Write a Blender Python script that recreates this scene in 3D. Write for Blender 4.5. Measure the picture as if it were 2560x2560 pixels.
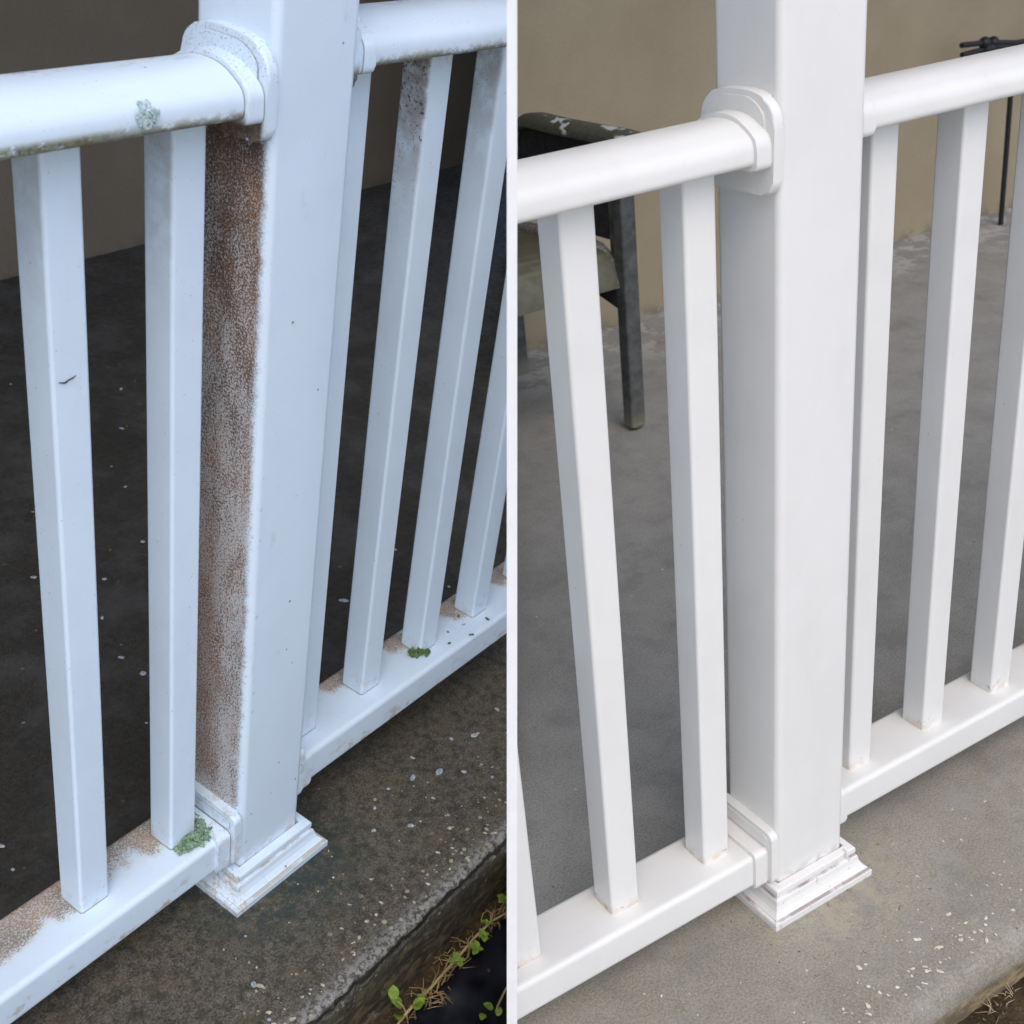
import bpy, bmesh, math, random
import numpy as np
from mathutils import Vector, Matrix, noise as mnoise

for o in list(bpy.data.objects):
    bpy.data.objects.remove(o)
scene = bpy.context.scene
COL = scene.collection
rnd = random.Random(11)

# ------------------------------------------------------------------ camera
# Two porch bays were measured from the photograph (rotation R, translation T from bay
# coordinates to the camera: x right, y down, z forward).  Bay coordinates: x along the
# railing, y into the porch, z up, origin at the front left foot of the post.
FOCAL = 3080.0 / 2560.0
BAY = {
 'L': dict(R=[[0.5810902372813602, -0.8002736948477843, 0.1479734755655758],
              [-0.3594061908464398, -0.4154734116645093, -0.8355890342633185],
              [0.7301789685532825, 0.43237004699044196, -0.5290508636680742]],
           T=[-0.3372306890628048, 0.46696554489476105, 1.5164674746690774]),
 'R': dict(R=[[0.8487557851192166, -0.520311209960268, -0.09428606480462254],
              [-0.30775202299366894, -0.34106103638072877, -0.8882376156221978],
              [0.4300026855380842, 0.7829135420035742, -0.44960435515845504]],
           T=[0.33198302115310796, 0.4970949352243185, 1.5400499116728177]),
}
upL = Vector([r[2] for r in BAY['L']['R']]); upR = Vector([r[2] for r in BAY['R']['R']])
U = upL + upR; U.x = 0; U.normalize()
X = Vector((1, 0, 0)); Y = U.cross(X); Y.normalize()
CAM2W = Matrix((X, Y, U))
CAM_H = 1.25
CAM_POS = Vector((0, 0, CAM_H))
for b in BAY.values():
    m = CAM2W @ Matrix(b['R']); t = CAM2W @ Vector(b['T']) + CAM_POS
    b['M'] = Matrix.Translation(t) @ m.to_4x4()
cam = bpy.data.cameras.new('camera'); cam_o = bpy.data.objects.new('camera', cam); COL.objects.link(cam_o)
cam.sensor_width = 36; cam.lens = 36 * FOCAL; cam.clip_start = 0.01; cam.clip_end = 500
cr = CAM2W @ Matrix(((1, 0, 0), (0, -1, 0), (0, 0, -1)))
cam_o.matrix_world = Matrix.Translation(CAM_POS) @ cr.to_4x4()
scene.camera = cam_o
cam.dof.use_dof = True; cam.dof.focus_distance = 1.40; cam.dof.aperture_fstop = 13

# ------------------------------------------------------------------ light
SUN_EL, SUN_AZ = math.radians(57), math.radians(166)      # azimuth clockwise from +Y (behind the camera, to the right)
world = bpy.data.worlds.new('World'); scene.world = world; world.use_nodes = True
wn = world.node_tree.nodes; wl = world.node_tree.links
bg = wn['Background']
sky = wn.new('ShaderNodeTexSky'); sky.sky_type = 'NISHITA'; sky.sun_disc = False
sky.sun_elevation = SUN_EL; sky.sun_rotation = SUN_AZ
sky.air_density = 1.0; sky.dust_density = 2.6; sky.ozone_density = 1.0
wl.new(sky.outputs[0], bg.inputs[0]); bg.inputs[1].default_value = 0.15
sl = bpy.data.lights.new('sun', 'SUN'); sl.energy = 0.5; sl.angle = math.radians(60); sl.color = (1.0, 0.93, 0.84)
sun = bpy.data.objects.new('sun', sl); COL.objects.link(sun)
sd = Vector((math.sin(SUN_AZ) * math.cos(SUN_EL), math.cos(SUN_AZ) * math.cos(SUN_EL), math.sin(SUN_EL)))
sun.rotation_euler = sd.to_track_quat('Z', 'Y').to_euler()
vs = scene.view_settings
scene.display_settings.display_device = 'sRGB'
vs.view_transform = 'Standard'; vs.look = 'None'; vs.gamma = 1; vs.use_curve_mapping = False
vs.exposure = 0.61
scene.cycles.diffuse_bounces = 8

# ------------------------------------------------------------------ measured sizes of the two bays
DIM = {
 'L': dict(b=.0369, yb=.0353, sp=.1233, xr0=.035, xl0=.0379, ry0=.0076, ry1=.094, rz0=.0554, rz1=.1053, t0=.948, yw=1.6857, ys=-.1915,
           zd=-.127, yo=.0085, zo=.0243, wx=.1009, wy=.0953, bo=.0282, pz0=.9256, pz1=1.0098),
 'R': dict(b=.0386, yb=.0335, sp=.1358, xr0=.064, xl0=.0477, ry0=.0086, ry1=.0914, rz0=.0486, rz1=.0963, t0=.920, yw=1.9877, ys=-.2086,
           zd=-.0633, yo=.0196, zo=.0014, wx=.1089, wy=.0929, bo=.0263, pz0=.890, pz1=.9833),
}

# ------------------------------------------------------------------ node helper
class G:
    def __init__(s, name):
        s.m = bpy.data.materials.new(name); s.m.use_nodes = True
        s.t = s.m.node_tree; s.N = s.t.nodes; s.L = s.t.links
        s.b = s.N['Principled BSDF']
        s.co = s.N.new('ShaderNodeTexCoord').outputs['Object']
        sp = s.N.new('ShaderNodeSeparateXYZ'); s.L.new(s.co, sp.inputs[0])
        s.x, s.y, s.z = sp.outputs
        gn = s.N.new('ShaderNodeNewGeometry')
        s.rand = s.N.new('ShaderNodeObjectInfo').outputs['Random']
        vt = s.N.new('ShaderNodeVectorTransform'); vt.vector_type = 'NORMAL'; vt.convert_from = 'WORLD'; vt.convert_to = 'OBJECT'
        s.L.new(gn.outputs['True Normal'], vt.inputs[0])
        sn = s.N.new('ShaderNodeSeparateXYZ'); s.L.new(vt.outputs[0], sn.inputs[0])
        s.nx, s.ny, s.nz = sn.outputs
    def put(s, sock, v):
        if isinstance(v, bpy.types.NodeSocket): s.L.new(v, sock)
        elif isinstance(v, (tuple, list)):
            sock.default_value = tuple(v) + ((1,) if len(v) == 3 and len(sock.default_value) == 4 else ())
        else: sock.default_value = v
    def math(s, op, a, b=0.0, clamp=False):
        n = s.N.new('ShaderNodeMath'); n.operation = op; n.use_clamp = clamp
        s.put(n.inputs[0], a); s.put(n.inputs[1], b); return n.outputs[0]
    def mul(s, *a):
        r = a[0]
        for v in a[1:]: r = s.math('MULTIPLY', r, v)
        return r
    def add(s, a, b): return s.math('ADD', a, b)
    def sub(s, a, b): return s.math('SUBTRACT', a, b)
    def mx(s, a, b): return s.math('MAXIMUM', a, b)
    def sm(s, v, lo, hi, a=0.0, b=1.0):
        n = s.N.new('ShaderNodeMapRange'); n.interpolation_type = 'SMOOTHSTEP'
        if lo > hi: lo, hi, a, b = hi, lo, b, a
        s.put(n.inputs[0], v)
        for i, q in zip((1, 2, 3, 4), (lo, hi, a, b)): n.inputs[i].default_value = q
        return n.outputs[0]
    def noise(s, scale, detail=3, rough=.55, vec=None, stretch=None, off=None, dist=0.0):
        v = vec or s.co
        if stretch or off is not None:
            mp = s.N.new('ShaderNodeMapping'); s.L.new(v, mp.inputs[0])
            if stretch: mp.inputs['Scale'].default_value = stretch
            if off is not None:
                if isinstance(off, (int, float)): mp.inputs['Location'].default_value = (off, off * 1.7, off * .6)
                else:
                    c = s.N.new('ShaderNodeCombineXYZ')
                    for i in range(3): s.put(c.inputs[i], s.mul(off, 7.3 + 3 * i))
                    s.L.new(c.outputs[0], mp.inputs['Location'])
            v = mp.outputs[0]
        n = s.N.new('ShaderNodeTexNoise'); s.L.new(v, n.inputs['Vector'])
        n.inputs['Scale'].default_value = scale; n.inputs['Detail'].default_value = detail
        n.inputs['Roughness'].default_value = rough; n.inputs['Distortion'].default_value = dist
        return n.outputs['Fac']
    def voro(s, scale, off=0.0, feature='F1', rand=1.0):
        mp = s.N.new('ShaderNodeMapping'); s.L.new(s.co, mp.inputs[0]); mp.inputs['Location'].default_value = (off, off * 2, off * .5)
        n = s.N.new('ShaderNodeTexVoronoi'); n.feature = feature; s.L.new(mp.outputs[0], n.inputs['Vector'])
        n.inputs['Scale'].default_value = scale; n.inputs['Randomness'].default_value = rand
        return n.outputs['Distance'], n.outputs['Color']
    def mix(s, f, a, b):
        n = s.N.new('ShaderNodeMix'); n.data_type = 'RGBA'
        s.put(n.inputs[0], f); s.put(n.inputs[6], a); s.put(n.inputs[7], b); return n.outputs[2]
    def objattr(s, name):
        n = s.N.new('ShaderNodeAttribute'); n.attribute_type = 'OBJECT'; n.attribute_name = name; return n.outputs['Fac']
    def bump(s, h, strength, dist):
        n = s.N.new('ShaderNodeBump'); n.inputs['Strength'].default_value = strength; n.inputs['Distance'].default_value = dist
        s.put(n.inputs['Height'], h); s.L.new(n.outputs[0], s.b.inputs['Normal'])
    def out(s, col, rough=.5, spec=.5):
        s.put(s.b.inputs['Base Color'], col); s.put(s.b.inputs['Roughness'], rough)
        s.put(s.b.inputs['Specular IOR Level'], spec); return s.m
    def specks(s, scale, size, density, off=0.0, noff=None):
        """sparse little irregular dots: voronoi cells picked at random"""
        d, c = s.voro(scale, off)
        sp = s.N.new('ShaderNodeSeparateColor'); s.L.new(c, sp.inputs[0])
        pick = s.math('LESS_THAN', sp.outputs[0], density)
        rad = s.mul(sp.outputs[1], size)
        wob = s.mul(s.sub(s.noise(scale * 2.6, 3, .7, off=off + .7), .5), size * 1.6)
        return s.mul(pick, s.sm(s.sub(s.add(d, wob), rad), size * .12, -size * .12))

VINYL_L = (.685, .82, .95)  # white vinyl, tinted blue in place of bluer light on this bay
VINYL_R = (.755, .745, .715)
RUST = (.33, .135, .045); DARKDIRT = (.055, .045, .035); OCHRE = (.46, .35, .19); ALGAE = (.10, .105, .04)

def vinyl_base(g, base, dirty):
    c = g.mix(g.sm(g.noise(9, 3, .6), .35, .75), base, tuple(v * .955 for v in base))
    if dirty:
        tiny = g.math('MULTIPLY', g.sub(g.noise(520, 2, .5, off=31.0), g.sub(.785, g.mul(g.noise(11, 3, .6, off=12.), .12))), 25.0, True)
        c = g.mix(g.mul(tiny, .7), c, (.16, .15, .15))
        sk = g.specks(95, .16, .085, 3.1, None)
        c = g.mix(g.mul(sk, .8), c, (.16, .15, .14))
        sk2 = g.specks(38, .075, .10, 9.7)
        c = g.mix(g.mul(sk2, .7), c, (.10, .085, .075))
        sm_ = g.sm(g.noise(55, 4, .6, stretch=(1, 1, .45)), .62, .74)
        c = g.mix(g.mul(sm_, .16), c, (.36, .36, .36))
    else:
        c = g.mix(g.mul(g.sm(g.noise(26, 5, .7, off=15., stretch=(1, 1, .25)), .50, .68), .06), c, (.52, .47, .40))
        c = g.mix(g.mul(g.sm(g.noise(90, 3, .7, off=35.), .66, .72), .12), c, (.45, .42, .38))
        sk = g.specks(30, .05, .06, 5.5)
        c = g.mix(g.mul(sk, .5), c, (.35, .30, .26))
    return c

def m_post(dirty):
    g = G('stained_vinyl_post' if dirty else 'clean_vinyl_post')
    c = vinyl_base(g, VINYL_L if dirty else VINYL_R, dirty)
    if dirty:
        face = g.sm(g.x, .0065, .0015)
        zt = g.mul(g.sm(g.z, .955, .915), g.sm(g.z, .02, .06))
        edge = g.sm(g.add(g.y, g.mul(g.sub(g.noise(70, 4, .7, off=61.), .5), .016)), .003, .014)                    # fades towards the front arris
        big = g.noise(20, 5, .65, stretch=(1, 1, .6))
        streak = g.noise(60, 3, .5, stretch=(1, 1.6, .10), off=2.0)
        dens = g.add(g.add(g.mul(big, .52), g.mul(streak, .22)), .16)
        dens = g.add(dens, g.sm(g.z, .50, .95, 0, .22))
        film = g.mul(face, zt, edge)
        c = g.mix(g.mul(film, g.sm(dens, .26, .54), .80), c, (.50, .455, .425))
        c = g.mix(g.mul(film, g.sm(g.z, .66, .93), g.sm(g.noise(46, 5, .65, off=41.), .44, .62), .5), c, (.21, .12, .07))
        fine = g.noise(400, 2, .7)
        fine2 = g.noise(560, 2, .6, off=4.0)
        blot = g.sm(g.noise(42, 4, .62, off=21.0, stretch=(1, 1, .55)), .36, .62)
        thr = g.sub(g.sub(.735, g.mul(dens, .34)), g.mul(blot, .085))
        rustm = g.math('MULTIPLY', g.sub(fine, thr), 14.0, True)
        rust = g.mix(g.sm(g.noise(22, 3, .6, off=6.0, stretch=(1, 1, .3)), .42, .62), (.115, .072, .050), (.235, .115, .055))
        c = g.mix(g.mul(film, rustm, .92), c, rust)
        # orange runs: along the back of the face low down, mid face higher up
        run = g.mul(g.sm(g.noise(34, 3, .6, stretch=(1, 1.2, .3), off=11.0), .47, .62), g.sm(g.noise(14, 3, .6, off=8.0), .40, .62))
        low = g.mul(g.sm(g.y, .040, .068), g.sm(g.z, .58, .42), g.sm(g.z, .10, .2), g.sm(g.noise(40, 3, .6, off=1.2), .25, .55))
        c = g.mix(g.mul(film, g.mx(g.mul(run, .55), g.mul(low, .75)), g.sm(fine, .36, .56)), c, (.36, .165, .055))
        dk = g.math('MULTIPLY', g.sub(fine2, g.sub(.70, g.mul(dens, .28))), 12.0, True)
        c = g.mix(g.mul(face, zt, g.sm(g.y, .000, .016), dk, .85), c, (.045, .035, .03))
        # dark wet grime right under the bracket
        ub = g.mul(face, g.sm(g.z, .885, .93), g.sm(g.z, .965, .945), g.sm(g.noise(120, 4, .65), .36, .56), g.sm(g.y, .004, .02))
        c = g.mix(g.mul(ub, .9), c, (.085, .05, .03))
        spl = g.mul(g.specks(120, .30, .30, 7.0), g.sm(g.x, .02, .002), g.sm(g.y, .03, .0), g.sm(g.z, 1.2, .2))
        c = g.mix(g.mul(spl, .35), c, (.14, .11, .10))
        foot = g.mul(g.sm(g.z, .075, .045), g.sm(g.noise(60, 4, .7, off=3.3), .46, .62))
        c = g.mix(g.mul(foot, .6), c, (.55, .36, .18))
    else:
        foot = g.mul(g.sm(g.z, .060, .046), g.sm(g.noise(70, 3, .7, off=3.3), .42, .6))
        c = g.mix(g.mul(foot, .45), c, (.42, .32, .26))
    g.bump(g.noise(140, 2, .5), .06, .001)
    return g.out(c, g.sm(g.noise(20, 3), .3, .7, .30, .42))

def m_base(dirty):
    g = G('stained_base_trim' if dirty else 'clean_base_trim')
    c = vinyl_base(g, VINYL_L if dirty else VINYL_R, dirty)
    n = g.noise(26, 3, .6)
    groove = g.mx(g.mul(g.sm(g.z, .0305, .0318), g.sm(g.z, .0356, .0343)), g.mul(g.sm(g.z, .0090, .0098), g.sm(g.z, .0124, .0114)))
    c = g.mix(g.mul(groove, g.sm(n, .42, .60), .75 if dirty else .65), c, (.44, .38, .27) if dirty else (.20, .12, .095))
    if dirty:
        left = g.mul(g.sm(g.x, .0, -.012), g.sm(g.noise(190, 3, .65, off=2.2), .50, .62))
        c = g.mix(g.mul(left, .65), c, (.52, .33, .2))
        c = g.mix(g.mul(g.sm(g.noise(120, 4, .7), .58, .72), .3), c, (.50, .42, .30))
    else:
        c = g.mix(g.mul(g.sm(g.noise(60, 4, .7, off=5.), .60, .68), .55), c, (.33, .25, .22))
    return g.out(c, .38)

def m_baluster(dirty):
    g = G('dirty_vinyl_baluster' if dirty else 'clean_vinyl_baluster')
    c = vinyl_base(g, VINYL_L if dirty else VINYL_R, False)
    if dirty:
        nv = g.noise(300, 3, .65, off=g.rand)
        sk = g.math('MULTIPLY', g.sub(g.noise(330, 2, .6, off=g.rand), .715), 20.0, True)
        c = g.mix(g.mul(sk, .75), c, (.12, .11, .11))
        st = g.objattr('stain')
        topm = g.mul(g.sm(g.z, .56, .98), g.sm(g.nx, -.3, -.8), st)
        big = g.noise(30, 3, .6, off=g.rand, stretch=(1, 1, .4))
        thr = g.sub(.80, g.mul(topm, g.add(.10, g.mul(big, .36))))
        fl = g.mul(topm, g.sm(g.z, .70, .95), g.sm(g.noise(36, 4, .65, off=g.rand), .30, .62))
        c = g.mix(g.mul(fl, .9), c, (.25, .185, .14))
        a = g.mul(g.math('MULTIPLY', g.sub(nv, thr), 12.0, True), g.sm(g.nx, -.3, -.8))
        col = g.mix(g.sm(g.noise(70, 2, .5, off=g.rand), .42, .6), (.075, .06, .055), (.27, .13, .075))
        c = g.mix(a, c, col)
        tp = g.mul(g.sm(g.z, .915, .96), st, g.sm(g.noise(90, 4, .6), .42, .62))
        c = g.mix(g.mul(tp, .5), c, (.22, .17, .11))
        ft = g.mul(g.sm(g.z, .16, .105), g.sm(g.noise(70, 4, .7, off=g.rand), .5, .66))
        c = g.mix(g.mul(ft, .45), c, (.55, .44, .28))
        jt = g.mul(g.sm(g.z, .1078, .1066), g.sm(g.noise(60, 3, .6, off=g.rand), .25, .45))
        c = g.mix(g.mul(jt, .75), c, (.20, .16, .08))
    ring = g.sm(g.z, .1, .0925) if not dirty else 0.0
    if not dirty:
        c = g.mix(g.mul(g.sm(g.z, .112, .098), g.sm(g.noise(45, 3, .6, off=g.rand), .38, .60), .6), c, (.58, .45, .32))
        rs = g.mul(g.sm(g.z, .122, .102), g.sm(g.noise(75, 4, .7, off=g.rand), .60, .66)); c = g.mix(g.mul(rs, .7), c, (.33, .19, .09))
    return g.out(c, .36)

def m_rail(kind, dirty):
    g = G(('dirty_' if dirty else 'clean_') + kind)
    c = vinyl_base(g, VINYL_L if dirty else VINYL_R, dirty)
    if dirty and kind == 'top_rail':
        z0 = .948
        edge = g.sm(g.z, z0 + .014, z0 + .001)
        n = g.noise(160, 4, .7, stretch=(.7, 1, 1.0)); nb = g.noise(14, 2, .5)
        k = g.mul(edge, g.sm(g.add(g.add(g.mul(n, .7), g.mul(nb, .45)), g.sm(g.z, z0 + .012, z0 + .002, 0, .12)), .50, .66))
        c = g.mix(g.mul(edge, .5, g.sm(nb, .3, .6)), c, (.58, .52, .36))
        heavy = g.mul(g.sm(g.x, -.08, -.19), g.sm(g.z, z0 + .013, z0 + .006), g.sm(g.add(g.mul(n, .8), g.mul(g.noise(480, 2, .7), .3)), .40, .52))
        ax = g.math('ABSOLUTE', g.x)
        joint = g.mul(g.sm(ax, .0298, .0302), g.sm(ax, .0318, .0310), .8)
        c = g.mix(joint, c, (.16, .15, .13))
        c = g.mix(g.mx(g.mul(k, .85), g.mul(heavy, .9)), c, g.mix(g.sm(g.noise(240, 2), .4, .6), (.05, .05, .022), (.15, .16, .055)))
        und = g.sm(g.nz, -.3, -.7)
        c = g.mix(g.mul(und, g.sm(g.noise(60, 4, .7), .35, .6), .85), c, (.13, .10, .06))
        msp = g.math('MULTIPLY', g.sub(g.noise(620, 2, .6, off=7.), g.sub(.76, g.mul(g.sm(g.z, z0 + .024, z0 + .002), .16))), 20.0, True)
        c = g.mix(g.mul(msp, .75), c, (.10, .095, .07))
        back = g.mul(g.sm(g.z, z0 + .026, z0 + .038), g.sm(g.noise(75, 4, .7, stretch=(.5, 1, 1)), .53, .65))
        c = g.mix(g.mul(back, g.sm(g.y, .040, .058), .6), c, (.24, .25, .24))
    if dirty and kind == 'bottom_rail':
        top = g.sm(g.nz, .4, .9)
        big = g.noise(11, 4, .62, off=3.0)
        grain = g.noise(520, 4, .8)
        left = g.sm(g.x, .0, -.02)
        amount = g.add(g.mul(g.sm(g.y, .022, .090), .46), g.mul(big, .70))
        amount = g.add(amount, g.mul(g.sm(g.x, -.19, -.27), g.sm(g.y, .02, .06), .30))
        amount = g.add(amount, g.mul(left, .12))
        b_, sp_b = DIM['L']['b'], DIM['L']['sp']
        lx = g.math('FLOORED_MODULO', g.add(g.x, DIM['L']['xl0'] + b_ + .03), sp_b); rx = g.math('FLOORED_MODULO', g.sub(g.x, DIM['L']['xr0'] - .034), sp_b)
        fx = g.add(g.mul(g.sm(g.x, .0, -.01), lx), g.mul(g.sm(g.x, -.01, .0), rx))
        footm = g.mul(g.sm(fx, .0, .016), g.sm(fx, .060, .036), g.sm(g.y, .018, .05))
        amount = g.add(g.add(amount, g.mul(footm, .24)), g.mul(g.sub(g.noise(60, 4, .75, off=33.), .56), .34))
        a = g.mul(top, g.sm(amount, .56, .96))
        sp = g.math('MULTIPLY', g.sub(grain, g.sub(.64, g.mul(a, .25))), 8.0, True)
        c = g.mix(g.mul(a, .50), c, (.54, .47, .36))
        c = g.mix(g.mul(g.sm(a, .0, .6), sp, .8), c, g.mix(g.sm(g.noise(26, 3), .38, .66), (.15, .105, .065), (.29, .165, .08)))
        fr = g.mul(g.sm(g.ny, -.5, -.9), g.sm(g.z, .095, .06), g.sm(g.noise(48, 5, .72, stretch=(.7, 1, 1)), .53, .66))
        c = g.mix(g.mul(fr, .8), c, (.42, .30, .19))
        low = g.mul(g.sm(g.z, .064, .056), g.sm(g.noise(90, 3, .6), .35, .6))
        c = g.mix(g.mul(low, .45), c, (.52, .45, .30))
    if not dirty:
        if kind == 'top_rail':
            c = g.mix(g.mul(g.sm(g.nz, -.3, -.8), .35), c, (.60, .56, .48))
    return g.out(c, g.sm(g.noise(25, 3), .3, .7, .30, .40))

def m_bracket(dirty):
    g = G('dirty_vinyl_bracket' if dirty else 'clean_vinyl_bracket')
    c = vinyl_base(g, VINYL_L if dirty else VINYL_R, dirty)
    n = g.noise(130, 4, .65)
    ax = g.math('ABSOLUTE', g.x)
    jl = g.mul(g.sm(ax, .01165, .0119), g.sm(ax, .0138, .0134), g.sm(g.math('ABSOLUTE', g.nx), .8, .5))
    c = g.mix(g.mul(jl, .75 if dirty else .25), c, (.13, .12, .10) if dirty else (.45, .38, .33))
    if dirty:
        under = g.mul(g.sm(g.z, .957, .943), g.sm(g.z, .5, .6), g.sm(n, .26, .40), g.sm(g.y, -.004, .003))
        c = g.mix(g.mul(under, .95), c, g.mix(g.sm(g.noise(210, 3, .7), .4, .6), (.06, .04, .022), (.19, .11, .05)))
        c = g.mix(g.mul(g.sm(g.z, .97, .99), g.sm(g.noise(420, 3, .75), .56, .62), .65), c, (.20, .19, .18))
        lowb = g.mul(g.sm(g.z, .3, .2), g.sm(g.noise(70, 4, .68, off=2.7), .48, .62))
        c = g.mix(g.mul(lowb, .45, g.sm(g.noise(330, 3, .65), .36, .6)), c, (.44, .29, .18))
    return g.out(c, .36)

def m_concrete(dirty):
    g = G('wet_dirty_concrete' if dirty else 'clean_dry_concrete')
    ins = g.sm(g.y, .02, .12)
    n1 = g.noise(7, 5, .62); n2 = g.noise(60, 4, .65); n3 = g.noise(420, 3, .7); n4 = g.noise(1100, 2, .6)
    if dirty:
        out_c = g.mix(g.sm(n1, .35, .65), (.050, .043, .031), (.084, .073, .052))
        in_c = g.mix(g.sm(n1, .35, .65), (.019, .0205, .021), (.031, .031, .030))  # wet deck behind the rail; roof shade also put into this dark tone
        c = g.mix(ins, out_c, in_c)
        gr = g.sm(g.add(g.mul(g.noise(340, 4, .8), .75), g.mul(g.noise(95, 4, .7, off=51.), .25)), .42, .58)
        c = g.mix(gr, g.mix(g.sub(.55, g.mul(ins, .25)), c, (.012, .012, .010)), g.mix(g.sub(.30, g.mul(ins, .22)), c, (.32, .29, .22)))
        c = g.mix(g.mul(g.sm(g.noise(170, 4, .75, off=71.), .56, .68), .35, g.sub(1.0, ins)), c, (.13, .145, .155))
        c = g.mix(g.mul(g.sm(n4, .60, .76), .4, g.sub(1.0, g.mul(ins, .7))), c, (.30, .28, .22))
        c = g.mix(g.mul(g.sm(n2, .47, .62), .62), c, (.026, .024, .018))
        m3 = g.noise(210, 4, .7, off=9.0)
        c = g.mix(g.mul(g.sm(m3, .54, .68), .30, g.sub(1.0, g.mul(ins, .75))), c, (.21, .185, .13))
        c = g.mix(g.mul(g.sm(m3, .46, .32), .5), c, (.012, .014, .012))
        c = g.mix(g.mul(g.sm(g.noise(28, 4, .65, off=14.), .52, .66), .35, g.sub(1.0, ins)), c, (.12, .09, .05))
        c = g.mix(g.mul(ins, g.sm(g.noise(8, 5, .7, off=5.), .44, .66), .75), c, (.060, .062, .063))
        c = g.mix(g.mul(ins, g.specks(60, .16, .16, 12.0), .6), c, (.14, .145, .15))
        # greenish black algae round the foot of the post
        dx = g.sub(g.x, .055); dy = g.sub(g.y, .0)
        rr = g.math('SQRT', g.add(g.mul(dx, dx), g.mul(dy, dy, 1.3)))
        al = g.mul(g.sm(g.add(rr, g.mul(n2, .05)), .20, .085), g.sm(g.noise(45, 5, .7, off=3.), .36, .6))
        c = g.mix(g.mul(al, .85), c, (.016, .036, .034))
        # pale aggregate showing near the worn edge
        dk = g.sm(g.y, -.09, -.17)
        s1 = g.mul(g.specks(105, .34, .34, 1.0), g.add(.10, g.mul(dk, .9)))
        s2 = g.specks(52, .13, .10, 4.0)
        c = g.mix(g.mul(g.mx(s1, s2), .75, g.sub(1.0, g.mul(ins, .6))), c, (.45, .40, .30))
        zz = g.add(g.z, g.mul(g.sub(g.noise(70, 4, .65, off=17.), .5), .014))
        worn = g.mul(g.sm(g.y, -.160, -.184), g.sm(g.noise(150, 4, .7), .40, .58), g.sm(zz, -.008, -.003))
        c = g.mix(g.mul(worn, .75), c, (.30, .30, .295))
        face = g.sm(g.z, -.012, -.05)
        c = g.mix(g.mul(face, .7), c, g.mix(g.sm(g.noise(90, 4, .7, stretch=(.35, 1, 1)), .42, .62), (.035, .032, .024), (.17, .135, .075)))
        dark = g.mul(g.sm(zz, -.004, -.007), g.sm(zz, -.015, -.011)); c = g.mix(g.mul(dark, .85), c, (.014, .015, .012))
        pale = g.mul(g.sm(zz, -.012, -.015), g.sm(zz, -.024, -.019), g.sm(g.noise(130, 4, .7, off=3.), .42, .6)); c = g.mix(g.mul(pale, .6), c, (.20, .20, .195))
        rough = g.sm(n2, .3, .7, .45, .75)
    else:
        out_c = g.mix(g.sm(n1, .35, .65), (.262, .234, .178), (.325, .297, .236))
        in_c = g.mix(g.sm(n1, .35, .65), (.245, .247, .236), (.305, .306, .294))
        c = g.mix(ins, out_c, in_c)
        c = g.mix(g.sm(g.noise(320, 4, .8), .38, .62), g.mix(.34, c, (.07, .065, .055)), g.mix(.20, c, (.55, .53, .47)))
        c = g.mix(g.mul(g.sm(n2, .56, .74), .28), c, (.13, .125, .11))
        dx = g.sub(g.x, .07); dy = g.sub(g.y, .0)
        rr = g.math('SQRT', g.add(g.mul(dx, dx), g.mul(dy, dy, 1.4)))
        c = g.mix(g.mul(g.sm(g.noise(16, 5, .7, off=7.), .48, .66), .30), c, (.33, .33, .315))
        c = g.mix(g.mul(g.sm(g.noise(11, 5, .7, off=27.), .50, .68), .35), c, (.15, .15, .145))
        wl = g.mul(g.sm(g.y, 1.55, 1.9), g.sm(g.noise(14, 5, .7, off=2.), .48, .56)); c = g.mix(g.mul(wl, .6), c, (.50, .50, .49))
        pal = g.mul(g.sm(g.add(rr, g.mul(n2, .07)), .19, .10), g.sm(g.noise(38, 4, .65, off=2.), .38, .62))
        c = g.mix(g.mul(pal, .55), c, (.40, .36, .25))
        fd = g.mul(g.sm(rr, .22, .12), g.sm(g.noise(95, 4, .7, off=81.), .62, .68)); c = g.mix(g.mul(fd, .8), c, (.07, .055, .04))
        dk = g.sm(g.y, -.07, -.18)
        s1 = g.mul(g.specks(85, .36, .26, 1.0), dk)
        s2 = g.mul(g.sm(g.noise(130, 4, .75, off=91.), .66, .70), g.add(.25, dk))
        c = g.mix(g.mul(g.mx(g.mul(s1, .3), s2), .6), c, (.55, .52, .44))
        sd_ = g.mul(g.specks(34, .075, .10, 8.0), .8)
        c = g.mix(sd_, c, (.07, .065, .055))
        face = g.sm(g.z, -.022, -.045)
        c = g.mix(g.mul(face, .8), c, g.mix(g.sm(g.noise(70, 4, .7, stretch=(.4, 1, 1)), .4, .6), (.10, .075, .04), (.30, .21, .105)))
        rough = .8
    g.bump(g.add(g.mul(n3, .7), g.mul(n2, .6)), .35, .0022)
    return g.out(c, rough, .35)

def m_stucco(name, a, b):
    g = G(name)
    n = g.noise(3, 4, .6); f = g.noise(160, 4, .7); f2 = g.noise(420, 3, .7)
    c = g.mix(g.sm(n, .3, .7), a, b)
    c = g.mix(g.mul(g.sm(f, .35, .7), .25), c, tuple(v * .6 for v in a))
    c = g.mix(g.mul(g.sm(f2, .60, .72), .25), c, tuple(min(1, v * 1.7) for v in b))
    c = g.mix(g.mul(g.sm(g.z, .05, .0), g.sm(g.noise(20, 4, .7), .4, .6), .5), c, (.10, .09, .08))
    g.bump(f, .4, .003)
    return g.out(c, .9, .2)

def m_plain(name, col, rough=.5, var=.25, scale=40, spec=.4):
    g = G(name)
    n = g.noise(scale, 4, .6, off=g.rand)
    c = g.mix(g.sm(n, .3, .7), tuple(v * (1 - var) for v in col), tuple(min(1, v * (1 + var)) for v in col))
    return g.out(c, rough, spec)

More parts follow.
